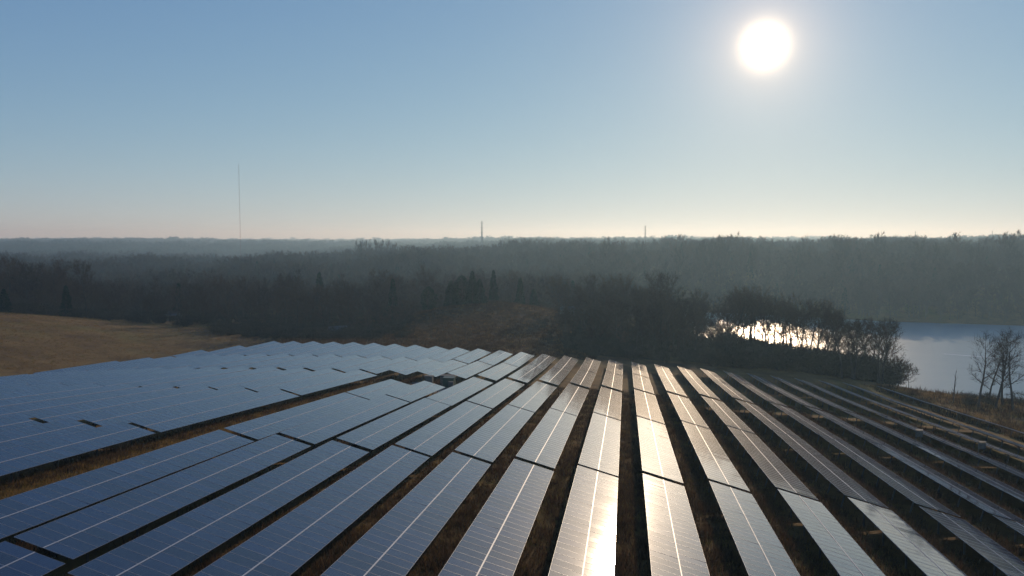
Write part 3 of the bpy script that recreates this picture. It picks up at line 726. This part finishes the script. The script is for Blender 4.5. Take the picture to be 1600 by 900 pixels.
mast('lattice_tower', 753, 1500, 345, 2.0, 'lattice tower on the skyline left of centre', 'tower')
mast('lattice_tower', 1008, 1500, 352, 1.8, 'lattice tower on the skyline just right of centre', 'tower')
mast('lattice_tower', 1430, 1500, 361, 1.2, 'small lattice tower on the skyline above the right lake shore', 'tower')
mast('lattice_tower', 1550, 1500, 360, 1.2, 'rightmost small lattice tower on the skyline', 'tower')

# ------------------------------------------------------------------ inverter pad between the blocks of rows
def uvz(u, v): x, y = to_xy(u, v); return x, y, gz(x, y)
def frame_uv(u, v, dz=0.0):
    x, y, z = uvz(u, v); m = Matrix.Translation((x, y, z + dz)) @ Matrix.Rotation(-AZ, 4, 'Z'); return m
pv = -6.5 * PITCH_V + V0 + 3
pad = MB(); nu, nv = 14, 14
gridp = [[uvz(UA - 14.2 + 14.6 * a / nu, -7.05 * PITCH_V + V0 + 12.6 * c / nv) for c in range(nv + 1)] for a in range(nu + 1)]
vsp = [(p[0], p[1], p[2] + .03) for row in gridp for p in row]; fsp = [(a*(nv+1)+c, a*(nv+1)+c+1, (a+1)*(nv+1)+c+1, (a+1)*(nv+1)+c) for a in range(nu) for c in range(nv)]
tag(obj('gravel_pad', mesh('gravel_pad', vsp, fsp, M_gravel)), 'brown gravel pad under the inverter equipment', kind='structure')
def equip(name, u, v, sx, sy, sz, label, mat, cat, roof=True):
    r = empty(name, frame_uv(u, v)); tag(r, label, cat)
    obj('plinth', MB().box(-sx/2-.15, sx/2+.15, -sy/2-.15, sy/2+.15, -.5, .15).mesh('plinth', M_concrete), r)
    bd = obj('body', MB().box(-sx/2, sx/2, -sy/2, sy/2, .15, sz).mesh('body', mat), r)
    if roof: obj('roof', MB().box(-sx/2-.08, sx/2+.08, -sy/2-.08, sy/2+.08, sz, sz+.1).mesh('roof', mat), r)
    for k in range(max(1, int(sx / .9))):
        x0 = -sx/2 + .06 + k * (sx - .06) / max(1, int(sx/.9)); w_ = (sx - .06) / max(1, int(sx/.9)) - .06
        d = obj('door', MB().box(x0, x0 + w_, -sy/2 - .03, -sy/2 - .002, .25, sz - .1).mesh('door', mat), r)
        obj('handle', MB().box(x0 + w_ - .12, x0 + w_ - .07, -sy/2 - .07, -sy/2 - .031, sz*.5, sz*.5 + .22).mesh('handle', M_steel), d)
    return r
equip('inverter_cabinet', UA - 3.0, pv + 1.2, 2.4, 1.2, 2.0, 'wide grey inverter cabinet at the back of the gravel pad', M_cabinet, 'cabinet')
equip('switchgear_cabinet', UA - 5.0, pv - 1.8, 1.4, 1.0, 1.9, 'small grey switchgear cabinet left on the gravel pad', M_cabinet, 'cabinet')
tr = equip('transformer', UA - 5.6, pv + 2.2, 2.0, 1.7, 1.9, 'dark green transformer box in front on the gravel pad', M_green, 'transformer')
for k in range(6): obj('cooling_fin', MB().box(-.9 + k*.34, -.84 + k*.34, .86, 1.2, .35, 1.6).mesh('cooling_fin', M_green), tr)
equip('combiner_box', UA - 8.5, pv + 3.2, .9, .5, 1.5, 'small pale combiner box at the front of the gravel pad', M_cabinet, 'cabinet', False)
for u, v, lab in ((118, 7 * PITCH_V + V0 - .8, 'small pale inverter box on posts between the right rows, left one'), (112, 8 * PITCH_V + V0 - .8, 'small pale inverter box on posts between the right rows, right one')):
    r = empty('inverter_box', frame_uv(u, v)); tag(r, lab, 'inverter')
    for s_ in (-.35, .35): obj('post', MB().box(s_-.04, s_+.04, -.04, .04, -.3, 1.9).mesh('post', M_steel), r)
    obj('case', MB().box(-.45, .45, -.36, -.05, .9, 1.8).mesh('case', M_cabinet), r); obj('cover', MB().box(-.5, .5, -.42, .05, 1.9, 1.95).mesh('cover', M_cabinet), r)

# ------------------------------------------------------------------ houses and sheds among the trees
def shed(name, X, y, w, d, h, label, wallm, roofm, rz=0.3):
    x = xat(X, y); z = gz(x, y); r = empty(name, loc=(x, y, z)); r.rotation_euler = (0, 0, rz); tag(r, label, 'shed')
    obj('wall', MB().box(-w/2, w/2, -d/2, d/2, -.8, h).mesh('wall', wallm), r)
    m = MB(); o_ = .35
    v = [(-w/2-o_, -d/2-o_, h), (w/2+o_, -d/2-o_, h), (w/2+o_, d/2+o_, h), (-w/2-o_, d/2+o_, h), (-w/2-o_, 0, h + d*.35), (w/2+o_, 0, h + d*.35)]
    obj('roof', mesh('roof', v, [(0,1,5,4), (2,3,4,5), (1,2,5), (3,0,4), (3,2,1,0)], roofm), r)
    obj('door', MB().box(-.6, .6, -d/2-.05, -d/2-.003, 0, 2.1).mesh('door', M_bark), r)
    for s_ in (-.3, .3): obj('window', MB().box(w*s_-.5, w*s_+.5, -d/2-.04, -d/2-.003, 1.1, 2.0).mesh('window', M_cell), r)
M_wallpale, _, _ = principled('pale_boards', (.22, .22, .21), .8)
M_roofgrey, _, _ = principled('metal_roof', (.12, .13, .14), .7, .2)
shed('shed', 887, 318, 5, 4, 2.8, 'small pale shed right of the mound under bare trees', M_wallpale, M_roofgrey)
shed('shed', 268, 330, 6, 4, 2.6, 'pale shed among bare trees behind the left field', M_wallpale, M_roofgrey, -.4)
shed('shed', 526, 276, 6, 4, 2.3, 'low shed with metal roof at the wood edge left of centre', M_roofgrey, M_roofgrey, .5)

# pale wake line on the lake
wk = MB(); wl = [(220, 384), (226, 380), (236, 372), (244, 364), (251, 356)]
vs, fs = [], []
for k, (x, y) in enumerate(wl):
    hw = .45 * math.sin(math.pi * (k + .6) / 5.2) + .15
    vs += [(x - hw * .6, y - hw, LAKE + ZC + .02), (x + hw * .6, y + hw, LAKE + ZC + .02), (x, y, LAKE + ZC + .10)]
for k in range(4): a = 3 * k; fs += [(a, a+3, a+5, a+2), (a+2, a+5, a+4, a+1)]
tag(obj('boat_wake', mesh('boat_wake', vs, fs, M_foam)), 'thin pale wake line on the open lake', 'wake')

# ------------------------------------------------------------------ haze
HAZE = 0.00022
hz = MB().box(-10500, 10500, -3500, 10800, ZC + float(ZZ.min() - ZC) - 2, ZC + 118)
M_haze = bpy.data.materials.new('haze'); M_haze.use_nodes = True; t = M_haze.node_tree; t.nodes.clear()
pvn = t.nodes.new('ShaderNodeVolumePrincipled'); pvn.inputs['Color'].default_value = (.52, .80, 1.0, 1); pvn.inputs['Absorption Color'].default_value = (1, 1, 1, 1); pvn.inputs['Density'].default_value = HAZE; pvn.inputs['Anisotropy'].default_value = .5
mo = t.nodes.new('ShaderNodeOutputMaterial'); t.links.new(pvn.outputs[0], mo.inputs['Volume'])
haze = obj('haze', hz.mesh('haze', M_haze)); tag(haze, 'thin pale winter haze over the valley', 'haze', None, 'stuff')
